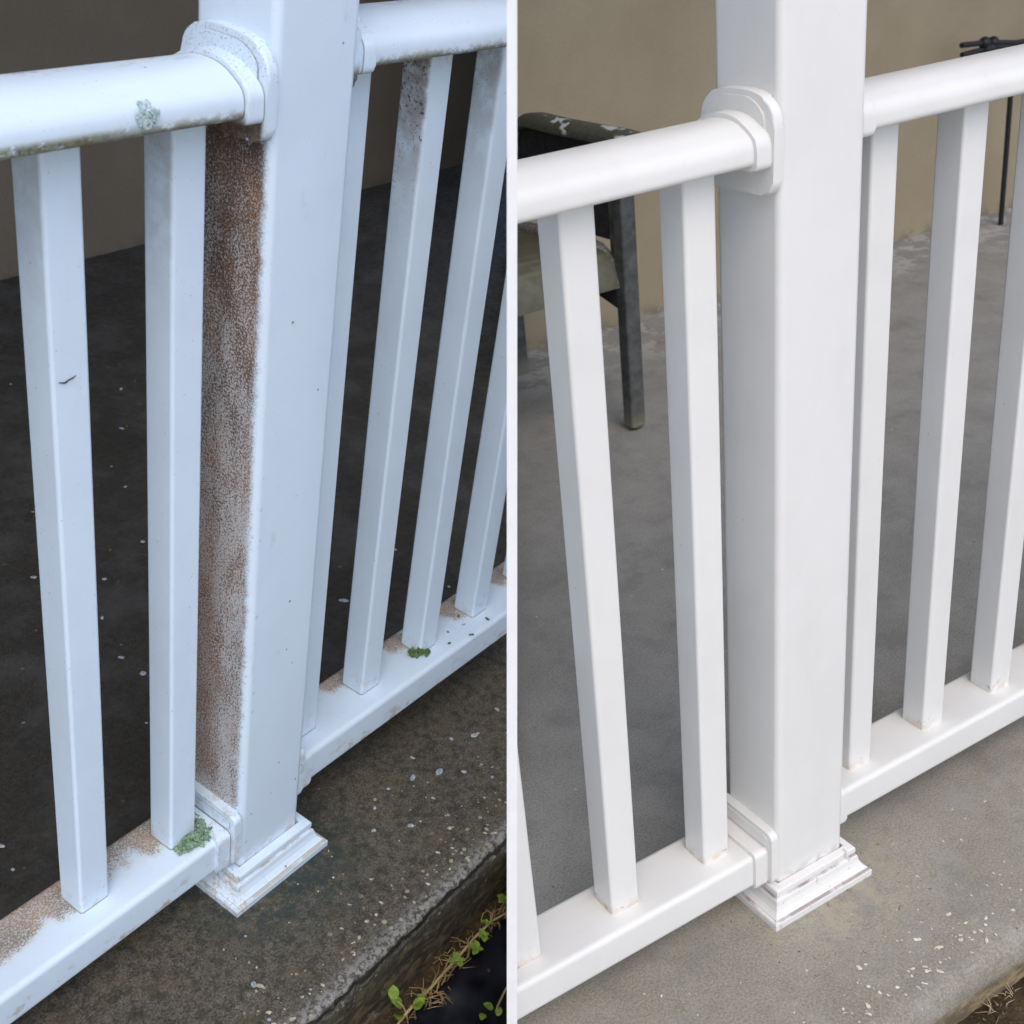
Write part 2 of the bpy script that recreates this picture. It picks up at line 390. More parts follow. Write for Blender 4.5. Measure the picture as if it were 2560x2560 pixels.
# ------------------------------------------------------------------ object helpers
def mesh_from_bm(name, bm, mat, smooth=True):
    me = bpy.data.meshes.new(name)
    bmesh.ops.recalc_face_normals(bm, faces=bm.faces)
    for f in bm.faces: f.smooth = smooth
    bm.to_mesh(me); bm.free(); me.materials.append(mat)
    if smooth: me.set_sharp_from_angle(angle=math.radians(34))
    return me
def obj(name, data, parent=None, bay=None, wn=True):
    o = bpy.data.objects.new(name, data); COL.objects.link(o)
    if parent is not None: o.parent = parent
    elif bay: o.matrix_world = BAY[bay]['M']
    if wn and data is not None and any(p.use_smooth for p in data.polygons[:1]):
        w = o.modifiers.new('weighted_normal', 'WEIGHTED_NORMAL'); w.keep_sharp = True; w.weight = 50
    return o
def empty(name, bay, loc=(0, 0, 0)):
    o = bpy.data.objects.new(name, None); COL.objects.link(o); o.empty_display_size = .05
    o.matrix_world = BAY[bay]['M'] @ Matrix.Translation(loc)
    return o
def tag(o, label=None, cat=None, group=None, kind=None):
    for k, v in (('label', label), ('category', cat), ('group', group), ('kind', kind)):
        if v: o[k] = v
    return o
def bevel_edges(bm, edges, r, seg):
    bmesh.ops.bevel(bm, geom=edges, offset=r, segments=seg, profile=.5, affect='EDGES', clamp_overlap=True)
def box_bm(x0, x1, y0, y1, z0, z1, r=0, seg=3, which='all'):
    bm = bmesh.new()
    bmesh.ops.create_cube(bm, size=1)
    for v in bm.verts:
        v.co = Vector((x0 + (v.co.x + .5) * (x1 - x0), y0 + (v.co.y + .5) * (y1 - y0), z0 + (v.co.z + .5) * (z1 - z0)))
    if r:
        es = []
        for e in bm.edges:
            d = (e.verts[0].co - e.verts[1].co)
            ax = max(range(3), key=lambda i: abs(d[i]))
            if which == 'all' or 'xyz'[ax] in which: es.append(e)
        bevel_edges(bm, es, r, seg)
    return bm
def join_bm(bm, other):
    me = bpy.data.meshes.new('tmp'); other.to_mesh(me); other.free(); bm.from_mesh(me); bpy.data.meshes.remove(me); return bm
def prism_x(profile, x0, x1, r=0, seg=2, n=1):
    """closed (y,z) profile swept along x"""
    bm = bmesh.new()
    rings = [[bm.verts.new((x0 + (x1 - x0) * i / n, y, z)) for y, z in profile] for i in range(n + 1)]
    k = len(profile)
    for a, b in zip(rings, rings[1:]):
        for i in range(k): bm.faces.new((a[i], a[(i + 1) % k], b[(i + 1) % k], b[i]))
    caps = [bm.faces.new(rings[0]), bm.faces.new(list(reversed(rings[-1])))]
    if r:
        bevel_edges(bm, [e for f in caps for e in f.edges], r, seg)
    return bm
def tube_bm(pts, rad, seg=8, bm=None):
    bm = bm or bmesh.new()
    pts = [Vector(p) for p in pts]; rings = []
    for i, p in enumerate(pts):
        d = (pts[min(i + 1, len(pts) - 1)] - pts[max(i - 1, 0)]).normalized()
        a = d.cross(Vector((0, 0, 1)))
        if a.length < .1: a = d.cross(Vector((1, 0, 0)))
        a.normalize(); b = d.cross(a)
        rr = rad[i] if isinstance(rad, (list, tuple)) else rad
        rings.append([bm.verts.new(p + (a * math.cos(t) + b * math.sin(t)) * rr) for t in (2 * math.pi * k / seg for k in range(seg))])
    for r0, r1 in zip(rings, rings[1:]):
        for k in range(seg): bm.faces.new((r0[k], r0[(k + 1) % seg], r1[(k + 1) % seg], r1[k]))
    bm.faces.new(list(reversed(rings[0]))); bm.faces.new(rings[-1])
    return bm
def rounded(pts, r, seg=4):
    """round the corners of a closed (y,z) polygon; r per corner or one value"""
    out = []; n = len(pts)
    for i in range(n):
        p0, p, p1 = Vector(pts[i - 1]), Vector(pts[i]), Vector(pts[(i + 1) % n])
        rr = r[i] if isinstance(r, (list, tuple)) else r
        a = (p0 - p); b = (p1 - p); la, lb = a.length, b.length; a.normalize(); b.normalize()
        t = min(rr, la * .48, lb * .48)
        if t < 1e-5: out.append(tuple(p)); continue
        A, B = p + a * t, p + b * t
        for k in range(seg + 1):
            u = k / seg
            q = A * (1 - u) ** 2 + p * 2 * u * (1 - u) + B * u * u
            out.append((q.x, q.y))
    return out

# ------------------------------------------------------------------ materials
MAT = {}
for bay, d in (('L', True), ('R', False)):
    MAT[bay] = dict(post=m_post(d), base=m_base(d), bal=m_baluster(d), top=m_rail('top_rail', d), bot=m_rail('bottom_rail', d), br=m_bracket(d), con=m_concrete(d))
MAT['L']['wall'] = m_stucco('tan_stucco_painted_shade', (.165, .140, .108), (.19, .163, .127))  # same tan stucco, with the roof's shade put into its colour
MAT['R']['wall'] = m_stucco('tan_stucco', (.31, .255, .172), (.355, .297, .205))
m_roof = m_plain('white_soffit', (.55, .55, .53), .7, .05)

# ------------------------------------------------------------------ the two bays
def rail_profile(y0, z0, w=.0905, h=.0395, grow=0.0):
    """bread-loaf handrail section"""
    y1 = y0 + w
    k = grow
    pts = [(y0 - k, z0 - k), (y1 + k, z0 - k), (y1 + k, z0 + .0235 + k * .4), (y1 - .0235, z0 + h - .0015 + k), (y1 - w * .5, z0 + h + .0012 + k),
           (y0 + .0235, z0 + h - .0015 + k), (y0 - k, z0 + .0235 + k * .4)]
    return rounded(pts, [.0075, .0075, .010, .012, .02, .012, .010], 5)
def plate_profile(y0, y1, z0, z1):
    yc, a, zs, e = (y0 + y1) / 2, (y1 - y0) / 2, z1 - .034, .74
    low = rounded([(y0, zs), (y0 + .002, z0 + .008), (y0 + .011, z0), (y1 - .011, z0), (y1 - .002, z0 + .008), (y1, zs)], [0, .008, .010, .010, .008, 0], 4)
    arc = []
    for k in range(1, 20):
        t = math.pi * k / 20; c_, s_ = math.cos(t), math.sin(t)
        arc.append((yc + a * math.copysign(abs(c_) ** e, c_), zs + .034 * s_ ** e))
    return low + arc
def rect_profile(y0, y1, z0, z1, r):
    return rounded([(y0, z0), (y1, z0), (y1, z1), (y0, z1)], r, 4)

def railing(bay, side, x_end, label):
    d = DIM[bay]; M = MAT[bay]
    right = side > 0
    yo, zo = (d['yo'], d['zo']) if right else (0, 0)
    root = empty('railing_section', bay, (d['wx'] if right else 0, yo, zo))
    tag(root, label, 'railing', 'white porch railing sections')
    px = d['wx'] if right else 0.0
    s = 1 if right else -1
    def part(name, bm, mat, parent=root):
        if right:
            bmesh.ops.translate(bm, verts=bm.verts, vec=(0, 0, 0))
        o = obj(name, mesh_from_bm(name, bm, mat), parent)
        return o
    # geometry is written in bay coordinates shifted so that the post face is x = 0
    t0 = d['t0']
    xa, xb = s * .026, s * (x_end)
    part('top_rail', prism_x(rail_profile(.0015, t0), min(xa, xb), max(xa, xb), n=1), M['top'])
    xa2 = s * .028
    part('bottom_rail', prism_x(rect_profile(d['ry0'], d['ry1'], d['rz0'], d['rz1'], .0075), min(xa2, xb), max(xa2, xb)), M['bot'])
    # brackets
    pl = part('top_bracket', prism_x(plate_profile(.0005 if right else -.0055, .099, d['pz0'], d['pz1']), min(0, s * .012), max(0, s * .012), r=.0028, seg=3), M['br'])
    part('collar', prism_x(rail_profile(.0015, t0, grow=.0042), min(s * .0115, s * .030), max(s * .0115, s * .030), r=.0016, seg=2), M['br'], pl)
    zc = d['rz1']
    zp, zq = t0 + .0405, d['pz1'] - .0055
    plug = prism_x(rounded([(.006, zp - .012), (.088, zp - .012), (.088, zp + .003), (.070, zq), (.024, zq), (.006, zp + .003)], [.002, .002, .012, .016, .016, .012], 4), min(s * .0115, s * .0142), max(s * .0115, s * .0142), r=.0006, seg=2)
    part('screw_cover', plug, M['br'], pl)
    pb = part('bottom_bracket', prism_x(rect_profile(-.002, .1015, d['rz0'] - .001, d['rz1'] + .029, .010), min(0, s * .0115), max(0, s * .0115), r=.0025, seg=3), M['br'])
    part('collar', prism_x(rect_profile(d['ry0'] - .0045, d['ry1'] + .0045, d['rz0'] - .003, d['rz1'] + .0055, .0085), min(s * .011, s * .0315), max(s * .011, s * .0315), r=.002, seg=2), M['br'], pb)
    part('screw_cover', prism_x(rect_profile(.006, .0935, d['rz1'] + .0075, d['rz1'] + .023, .006), min(s * .011, s * .0127), max(s * .011, s * .0127), r=.0006, seg=2), M['br'], pb)
    # balusters: one mesh, shared
    bb = box_bm(0, d['b'], d['yb'], d['yb'] + d['b'], d['rz1'] - .002, t0 + .004, .0038, 4, 'z')
    me = mesh_from_bm('baluster', bb, M['bal'])
    n = int(x_end / d['sp']) + 1
    stains_left = [.45, .32, .25, .3]; stains_right = [.06, 1.0, .62, .40, .3]
    ring = None
    for i in range(n):
        x0 = d['xr0'] + i * d['sp'] if right else -d['xl0'] - d['b'] - i * d['sp']
        if abs(x0) + d['b'] > x_end - .02 or (bay == 'L' and not right and i > 1): break
        o = obj('baluster', me, root); o.location = (x0, 0, 0)
        st = (stains_right if right else stains_left)
        o['stain'] = float(st[i] if i < len(st) else .3) if bay == 'L' else 0.0
    return root

def post(bay, label):
    d = DIM[bay]; M = MAT[bay]; w, dp = d['wx'], d['wy']
    root = empty('porch_post', bay); tag(root, label, 'post', 'white square porch posts')
    bm = box_bm(0, w, 0, dp, .002, 2.5, .0085, 5, 'z')
    obj('sleeve', mesh_from_bm('sleeve', bm, M['post']), root)
    # stepped base trim: profile (out, z) swept round the square
    k = d['bo'] / .028
    prof = [(.0008, .002), (.028, .0), (.028, .0085), (.0268, .0102), (.0242, .0106), (.0238, .0125), (.0215, .0142), (.0180, .0180), (.0155, .0235),
            (.0142, .0300), (.0128, .0318), (.0108, .0322), (.0106, .0342), (.0118, .0352), (.0122, .0368), (.0118, .0425), (.0106, .0440), (.0008, .0445)]
    prof = [(o * k, z) for o, z in prof]
    bm = bmesh.new(); rings = []
    for o, z in prof:
        rings.append([bm.verts.new(p) for p in ((-o, -o, z), (w + o, -o, z), (w + o, dp + o, z), (-o, dp + o, z))])
    for a, b in zip(rings, rings[1:] + rings[:1]):
        for i in range(4): bm.faces.new((a[i], a[(i + 1) % 4], b[(i + 1) % 4], b[i]))
    obj('base_trim', mesh_from_bm('base_trim', bm, M['base'], smooth=False), root)
    return root

def smooth_noise(x, y, z=0.0):
    return mnoise.noise(Vector((x, y, z)))
def floor(bay):
    """slab: flat deck, worn rounded nose, rough front face"""
    d = DIM[bay]; ys, zd = d['ys'], d['zd']; r = .009 if bay == 'L' else .024
    bm = bmesh.new()
    x0, x1, dx = -1.0, 1.9, .004
    prof = [(ys + r + .10, 0, 0), (ys + r + .05, 0, .12), (ys + r + .022, 0, .4), (ys + r, 0, .8)]
    for k in range(1, 7):
        a = math.pi / 2 * k / 6
        prof.append((ys + r - r * math.sin(a), -r + r * math.cos(a), 1))
    for zz in np.linspace(-r - .006, zd - .04, 16): prof.append((ys - .002, float(zz), 1))
    nx = int((x1 - x0) / dx)
    rows = []
    for i in range(nx + 1):
        x = x0 + i * dx; row = []
        for (y, z, k) in prof:
            f = smooth_noise(x * 60, y * 60, z * 60) * .0026 + smooth_noise(x * 220, y * 220, z * 220 + 5) * .0012 + smooth_noise(x * 9, 3, z * 9) * .003
            chip = max(0, smooth_noise(x * 28 + 7, y * 28, z * 28) - .36) * .02
            dn = Vector((0, -.7, .7))
            q = Vector((x, y, z)) + dn * (f - chip) * k
            row.append(bm.verts.new(q))
        rows.append(row)
    for a, b in zip(rows, rows[1:]):
        for j in range(len(prof) - 1): bm.faces.new((a[j], b[j], b[j + 1], a[j + 1]))
    # the deck behind: from the first column of the nose strip to behind the house wall, and sideways
    yb, ye = prof[0][0], d['yw'] + .3
    front = [r_[0] for r_ in rows]
    back = [bm.verts.new((v.co.x, ye, 0)) for v in front[::25]]
    for j in range(len(back) - 1):
        seg = front[j * 25:(j + 1) * 25 + 1]
        bm.faces.new(seg + [back[j + 1], back[j]])
    bm.verts.ensure_lookup_table()
    for xa, xb in ((x0 - 3.0, x0), (x1, x1 + 3.0)):
        for (ya, yb2, za, zb) in ((ys, ye, 0, 0),):
            vv = [bm.verts.new(p) for p in ((xa, ya, 0), (xb, ya, 0), (xb, yb2, 0), (xa, yb2, 0))]; bm.faces.new(vv)
        vv = [bm.verts.new(p) for p in ((xa, ys, 0), (xa, ys, zd - .04), (xb, ys, zd - .04), (xb, ys, 0))]; bm.faces.new(vv)
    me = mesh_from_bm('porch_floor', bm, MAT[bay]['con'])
    for p in me.polygons:
        if p.normal.z < -.5: pass
    o = obj('porch_floor', me, None, bay, wn=False)
    return tag(o, kind='structure')

def wall_and_roof(bay, label, roof_front):
    d = DIM[bay]; yw = d['yw']
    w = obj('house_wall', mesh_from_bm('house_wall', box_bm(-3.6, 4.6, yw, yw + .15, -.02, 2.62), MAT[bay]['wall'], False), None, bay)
    tag(w, label, 'wall')
    r = obj('porch_roof', mesh_from_bm('porch_roof', box_bm(-3.8, 4.8, roof_front, yw + .14, 2.625, 2.75), m_roof, False), None, bay)
    tag(r, kind='structure')

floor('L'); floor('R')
wall_and_roof('L', 'tan stucco wall, porch shade in its colour, behind the stained railing', .30)
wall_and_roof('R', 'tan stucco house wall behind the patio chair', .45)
post('L', 'white porch post with rust brown speckled stain down its left face')
post('R', 'clean white porch post with spotless faces and a stepped base')
railing('L', -1, .80, 'grimy white railing section with lichen on its top rail, left of stained post')
railing('L', 1, 1.15, 'dirty white railing section right of stained post, leaf bits on bottom rail')
railing('R', -1, .75, 'clean white railing section in front of the green patio chair')
railing('R', 1, 1.55, 'clean white railing section right of the spotless post, over pale speckled concrete')

# ------------------------------------------------------------------ lichen, twig, leaf bits on the stained railing
def flake(bm, c, n, r, crinkle, seed, lobes=7):
    """one frilly lobe: a crumpled little disc facing n"""
    rr = random.Random(seed)
    n = Vector(n).normalized(); a = n.cross(Vector((.3, .2, .9))).normalized(); b = n.cross(a)
    ce = bm.verts.new(Vector(c) + n * r * .35)
    ring = []
    ph = rr.random() * 6
    for k in range(lobes * 2):
        t = 2 * math.pi * k / (lobes * 2)
        q = r * (1.0 if k % 2 == 0 else .74) * (.8 + .4 * rr.random())
        ring.append(bm.verts.new(Vector(c) + (a * math.cos(t) + b * math.sin(t)) * q + n * crinkle * (rr.random() * .9 + .35 * math.sin(3 * t + ph))))
    for k in range(len(ring)): bm.faces.new((ce, ring[k], ring[(k + 1) % len(ring)]))

def m_lichen(name, a, b, c_):
    g = G(name)
    n = g.noise(190, 3, .6); n2 = g.noise(520, 2, .6)
    c = g.mix(g.sm(n, .35, .62), a, b)
    c = g.mix(g.mul(g.sm(n2, .55, .7), .7), c, c_)
    g.bump(n2, .5, .001)
    return g.out(c, .85, .2)
mlp = m_lichen('pale_lichen', (.36, .50, .52), (.52, .64, .65), (.15, .21, .22))
bm = bmesh.new()
cx, cz = -.1294, .9648
def rail_pt(dx, dv):
    """point on the front of the handrail, dv measured up the curved face"""
    z = cz + dv
    return Vector((cx + dx, .0006 + max(0, z - .9698) * 1.2, z))
for k in range(120):
    t = rnd.random() * 6.283; rad = .0098 * math.sqrt(rnd.random()) * (.78 + .3 * abs(math.sin(3.5 * t + 1)))
    p = rail_pt(rad * math.cos(t), rad * math.sin(t) * .95)
    flake(bm, p + Vector((0, -.0008, .0004)), (math.cos(t) * .25, -.85, .5), .0012 + rnd.random() * .0010, .0006, k)
o = obj('lichen_patch', mesh_from_bm('lichen_patch', bm, mlp, False), None, 'L')
tag(o, 'pale blue green lichen rosette on the front of the top rail', 'lichen')
mlg = m_lichen('green_lichen', (.11, .21, .13), (.24, .36, .24), (.46, .57, .44))
bm = bmesh.new()
for k in range(260):
    u, v = rnd.random(), rnd.random()
    x = -.073 + .050 * u + .01 * rnd.random(); y = .020 + .052 * v * (.4 + .6 * u) - .008 * u
    edge = min(1, min(u, 1 - u) * 4) * min(1, min(v, 1 - v) * 5)
    if x < -.0370 and y > .0335: continue
    h = .0015 + .0085 * edge * (.4 + .6 * rnd.random()) * (.5 + .8 * v)
    n = Vector((rnd.uniform(-.7, .7), rnd.uniform(-.9, .2), .8))
    flake(bm, (x, y, .1053 + h), n, .0022 + rnd.random() * .0024, .0018, 500 + k, 5)
o = obj('lichen_clump', mesh_from_bm('lichen_clump', bm, mlg, False), None, 'L')
tag(o, 'crusty green lichen clump at a baluster foot beside the stained post', 'lichen')
mtw = m_plain('dark_twig', (.05, .04, .035), .8)
yb = DIM['L']['yb']
bm = tube_bm([(-.1925, yb - .0008, .7492), (-.1895, yb - .0016, .7484), (-.1868, yb - .001, .7472), (-.184, yb - .0018, .7492), (-.180, yb - .002, .7500), (-.176, yb - .001, .7508)], [.0003, .0006, .0008, .0006, .0006, .0003], 6)
o = obj('twig_bit', mesh_from_bm('twig_bit', bm, mtw), None, 'L'); tag(o, 'tiny dark twig stuck to the front of the leftmost baluster', 'twig')
mlf = m_plain('leaf_green', (.07, .13, .035), .5, .35, 90)
zt = DIM['L']['rz1'] + DIM['L']['zo']
spots = [(.494, .061, .004), (.5205, .0265, .005), (.483, .043, .003), (.452, .048, .0028), (.4725, .020, .0048), (.433, .030, .0042)]
SCRAP = ['green leaf scrap at the foot of the third baluster right of the post',
         'green leaf scrap farthest along the right bottom rail, close to its front edge',
         'green leaf scrap second farthest out along the middle of the right bottom rail',
         'tiny green leaf scrap in the middle of the right bottom rail, amid four others',
         'largest lone green leaf scrap, near the front edge of the right bottom rail',
         'green leaf scrap closest to the torn leaf clump on the right bottom rail']
for i, (x, y, r) in enumerate(spots):
    bm = bmesh.new(); flake(bm, (0, 0, .0012), (rnd.uniform(-.2, .2), rnd.uniform(-.3, .1), 1), r, .0012, 900 + i, 4)
    for v in bm.verts: v.co.x *= 1.0; v.co.y *= .55
    o = obj('leaf_fragment', mesh_from_bm('leaf_fragment', bm, mlf, False), None, 'L')
    o.matrix_world = BAY['L']['M'] @ Matrix.Translation((x, y, zt)) @ Matrix.Rotation(rnd.random() * 3, 4, 'Z')
    tag(o, SCRAP[i], 'leaf scrap', 'green leaf scraps on the bottom rail')
bm = bmesh.new()
for k in range(9): flake(bm, (.372 + .0022 * k + rnd.uniform(-.002, .002), .050 - .0016 * k + rnd.uniform(-.003, .004), zt + .003 + rnd.random() * .006), (rnd.uniform(-.6, .2), -.6, .7), .0062, .002, 950 + k, 4)
o = obj('leaf_clump', mesh_from_bm('leaf_clump', bm, mlf, False), None, 'L'); tag(o, 'torn green leaf caught against a baluster foot on the right rail', 'leaf scrap')

# ------------------------------------------------------------------ flecks on the concrete
def flecks(bay, name, mat, pts):
    bm = bmesh.new()
    for i, (x, y, r) in enumerate(pts):
        rr = random.Random(i * 13 + 5); n = 14 if 'foam' in name else 9
        st = 1 + rr.random() * 1.2; an = rr.random() * 3.14
        ring = []
        for k in range(n):
            t = 6.283 * k / n; q = r * ((.80 + .25 * rr.random()) if 'foam' in name else (.50 + .65 * rr.random()))
            dx, dy = q * math.cos(t) * st, q * math.sin(t)
            ring.append(bm.verts.new((x + dx * math.cos(an) - dy * math.sin(an), y + dx * math.sin(an) + dy * math.cos(an), .0006)))
        ce = bm.verts.new((x, y, .0006 + r * .28))
        for k in range(n): bm.faces.new((ce, ring[k], ring[(k + 1) % n]))
    o = obj(name, mesh_from_bm(name, bm, mat, True), None, bay, wn=False); tag(o, kind='stuff'); return o
mfoam = m_plain('soap_foam', (.33, .365, .42), .5, .4, 260)
pts = []
for _ in range(150):
    x = rnd.uniform(-.35, .75); y = rnd.uniform(.12, 1.3)
    pts.append((x, y, rnd.choice([.0015, .002, .0025, .003, .004]) * (1.25 if y < .6 else 1)))
for (x, y, r) in [(-.235, .02, 0)]: pass
fo = [(.30, -.03, .006), (.335, -.05, .008), (.36, -.075, .006), (.29, -.075, .0035), (.26, -.02, .004), (.22, -.03, .0035), (.43, -.04, .007), (.47, -.075, .006),
      (.40, -.02, .005), (.23, -.085, .006), (.245, -.09, .003), (.28, -.11, .004), (.5, -.03, .006), (.19, -.055, .005), (-.17, -.13, .006), (-.145, -.125, .006), (-.08, -.11, .005),
      (-.04, -.055, .003), (-.07, -.05, .0025), (-.1, -.155, .004), (-.19, -.15, .004), (.45, -.11, .004), (.33, -.005, .004), (.38, -.11, .004)]
flecks('L', 'foam_flecks', mfoam, pts + [(x, y, r * .60) for x, y, r in fo])
mfl = m_plain('cream_aggregate', (.46, .415, .32), .8, .4, 120)
pe = []
for _ in range(95):
    y = DIM['L']['ys'] + .014 + abs(rnd.gauss(0, .026)); x = rnd.uniform(-.12, .6)
    pe.append((x, y, rnd.choice([.0008, .001, .0014, .002, .0028])))
for _ in range(40): pe.append((rnd.uniform(-.1, .55), rnd.uniform(-.16, -.03), rnd.choice([.0008, .001, .0016])))
flecks('L', 'aggregate_flecks', mfl, pe)
mfr = m_plain('pale_aggregate', (.66, .60, .48), .8, .2, 120)
pe = []
for _ in range(125):
    y = DIM['R']['ys'] + .02 + abs(rnd.gauss(.02, .036)); x = rnd.uniform(-.05, .5)
    pe.append((x, y, rnd.choice([.0007, .0009, .0012, .0016, .002, .0028])))
for _ in range(60): pe.append((rnd.uniform(-.3, .6), rnd.uniform(-.17, .0), rnd.choice([.0007, .001, .0014])))
for _ in range(40): pe.append((rnd.uniform(-.2, 1.2), rnd.uniform(.15, 1.5), rnd.choice([.0012, .002])))
flecks('R', 'aggregate_flecks', mfr, pe)

# ------------------------------------------------------------------ ground with soil, plastic sheet, runner weed
def m_soil():
    g = G('dark_soil')
    n = g.noise(18, 5, .65); f = g.noise(160, 4, .7)
    c = g.mix(g.sm(n, .35, .65), (.035, .026, .016), (.085, .062, .034))
    c = g.mix(g.mul(g.sm(f, .52, .7), .6), c, (.20, .14, .075))
    # beyond the planting strip the yard is unseen, made pale to bounce fill light
    yard = g.sm(g.add(g.y, g.mul(g.noise(6, 4, .6), .12)), .95, .80)
    c = g.mix(yard, c, g.mix(g.sm(g.noise(40, 5, .7), .35, .65), (.50, .48, .43), (.60, .58, .54)))
    g.bump(f, .8, .006)
    return g.out(c, .95, .1)
GROUND_FLAT = -.30
def ground():
    bm = bmesh.new()
    Mi = {b: BAY[b]['M'] for b in BAY}
    def h(bay, x, y):
        M = Mi[bay]; n = M.to_3x3() @ Vector((0, 0, 1)); p = M @ Vector((0, 0, DIM[bay]['zd']))
        z = p.z - (n.x * (x - p.x) + n.y * (y - p.y)) / n.z
        dist = math.hypot(x - p.x, y - p.y); k = min(1, max(0, (dist - 1.5) / 4)); k = k * k * (3 - 2 * k)
        return z * (1 - k) + GROUND_FLAT * k
    g = lambda a, b, n: list(np.linspace(a, b, n))
    ysl = g(-200, -8, 7)[:-1] + g(-8, -1, 8)[:-1] + g(-1, 2.6, 145) + g(2.6, 8, 9)[1:] + g(8, 200, 7)[1:]
    for bay, s in (('L', -1), ('R', 1)):
        xs = [s * v for v in g(0, 1.4, 57) + g(1.4, 8, 9)[1:] + g(8, 200, 7)[1:]]
        rows = []
        for x in xs:
            rows.append([])
            for y in ysl:
                near = abs(x) < 2 and abs(y) < 4
                z = h(bay, x, y) + (smooth_noise(x * 25, y * 25) * .006 + smooth_noise(x * 80, y * 80) * .003 if near else 0)
                rows[-1].append(bm.verts.new((x, y, z)))
        for a, b in zip(rows, rows[1:]):
            for j in range(len(ysl) - 1): bm.faces.new((a[j], b[j], b[j + 1], a[j + 1]))
    me = bpy.data.meshes.new('ground'); 
    for f in bm.faces:
        f.smooth = True
        f.normal_update()
        if f.normal.z < 0: f.normal_flip()
    bm.to_mesh(me); bm.free(); me.materials.append(m_soil())
    o = bpy.data.objects.new('ground', me); COL.objects.link(o); tag(o, kind='structure')
ground()
zd = DIM['L']['zd']
# plastic weed sheet
g = G('black_plastic_sheet'); n = g.noise(30, 4, .6); sp_ = g.specks(70, .22, .10, 2.0)
c = g.mix(g.sm(n, .35, .7), (.010, .011, .018), (.022, .024, .036)); c = g.mix(g.mul(sp_, .7), c, (.18, .14, .10))
msheet = g.out(c, g.sm(n, .3, .7, .38, .62), .5)
bm = bmesh.new(); rows = []
for i in range(61):
    rows.append([])
    for j in range(41):
        x = .02 + .68 * i / 60; ed = .2222 + .012 * smooth_noise(x * 18, 1) + max(0, .10 - x) * .35
        y = -ed - .45 * j / 40
        z = zd + .006 + .010 * smooth_noise(x * 16, y * 16) + .005 * smooth_noise(x * 45, y * 45, 3) + .006 * math.exp(-j * .5) + (.004 if j else -.004)
        rows[-1].append(bm.verts.new((x, y, z)))
for a, b in zip(rows, rows[1:]):
    for j in range(40): bm.faces.new((a[j], a[j + 1], b[j + 1], b[j]))
bmesh.ops.solidify(bm, geom=bm.faces[:], thickness=.0012)
o = obj('plastic_sheet', mesh_from_bm('plastic_sheet', bm, msheet), None, 'L', wn=False); tag(o, 'wrinkled black plastic weed sheet beside the dirty concrete edge', 'plastic sheet')

def leaf_bm(L, W, curl=.25, fold=.18):
    bm = bmesh.new(); n = 7; mid = []; le = []; ri = []
    for i in range(n + 1):
        t = i / n; w = W * math.sin(math.pi * min(1, t * .93 + .05)) ** .75 * (1 - .25 * t)
        z = -curl * L * t * t + .18 * L * t
        mid.append(bm.verts.new((0, L * t, z)))
        le.append(bm.verts.new((-w, L * t - .02 * L, z + fold * w))); ri.append(bm.verts.new((w, L * t - .02 * L, z + fold * w)))
    for i in range(n):
        bm.faces.new((mid[i], mid[i + 1], le[i + 1], le[i])); bm.faces.new((mid[i + 1], mid[i], ri[i], ri[i + 1]))
    return bm
g = G('bright_weed_leaf'); n = g.noise(120, 3, .6, off=g.rand); c = g.mix(g.sm(n, .3, .7), (.12, .21, .025), (.23, .34, .05))
mleaf = g.out(c, .45, .4)
mstem = m_plain('dry_runner', (.40, .31, .15), .7, .2, 60)
def weed(stem_pts, rad, leaves, label):
    root = empty('creeping_weed', 'L', stem_pts[0]); tag(root, label, 'weed', 'creeping weeds by the concrete edge')
    p0 = Vector(stem_pts[0])
    bm = tube_bm([Vector(p) - p0 for p in stem_pts], rad, 7)
    obj('stem', mesh_from_bm('stem', bm, mstem), root)
    me = mesh_from_bm('leaf', leaf_bm(.0155, .0066), mleaf)
    for (p, az, tilt, sc) in leaves:
        o = obj('leaf', me, root)
        o.matrix_local = Matrix.Translation(Vector(p) - p0) @ Matrix.Rotation(az, 4, 'Z') @ Matrix.Rotation(tilt, 4, 'X') @ Matrix.Scale(sc, 4)
    return root
lv = []
def trio(p, az, sc=1.0):
    for da in (-1.15, 0, 1.15): lv.append((p, az + da + rnd.uniform(-.2, .2), rnd.uniform(.1, .5), sc * rnd.uniform(.85, 1.1)))
    lv.append((p, az + 3.0, .3, sc * .6))
trio((.180, -.224, -.109), 1.0); trio((.211, -.231, -.108), .6, .9); trio((.234, -.225, -.107), 1.2, .8); trio((.300, -.212, -.104), 1.4, .9); trio((.252, -.214, -.106), 2.2, .55)
weed([(.055, -.222, -.118), (.0818, -.2212, -.112), (.1274, -.2217, -.110), (.155, -.2205, -.109), (.1847, -.2194, -.110), (.2213, -.2165, -.110), (.2601, -.2175, -.109), (.300, -.228, -.110), (.36, -.235, -.112)],
     [.0016, .0019, .002, .0019, .0018, .0017, .0016, .0014, .001], lv, 'straw coloured runner weed with bright green leaves along the concrete edge')
lv = []
for p, az, sc in [((.072, -.205, -.095), -.4, 1.25), ((.076, -.214, -.105), .5, 1.3), ((.086, -.226, -.108), -1.9, 1.2), ((.090, -.224, -.104), 2.9, 1.0), ((.105, -.228, -.112), .3, .9), ((.066, -.218, -.108), 2.2, 1.2)]:
    lv.append((p, az, .7, sc))
weed([(.080, -.222, -.124), (.079, -.219, -.114), (.077, -.215, -.104), (.073, -.209, -.096)], [.0012, .001, .001, .0008], lv, 'low green weed sprout at the bottom edge by dry grass')
lv = [((.147, -.303, -.100), .4, .4, .9), ((.139, -.296, -.108), 1.9, .3, .8), ((.150, -.310, -.110), -1.2, .3, .8)]
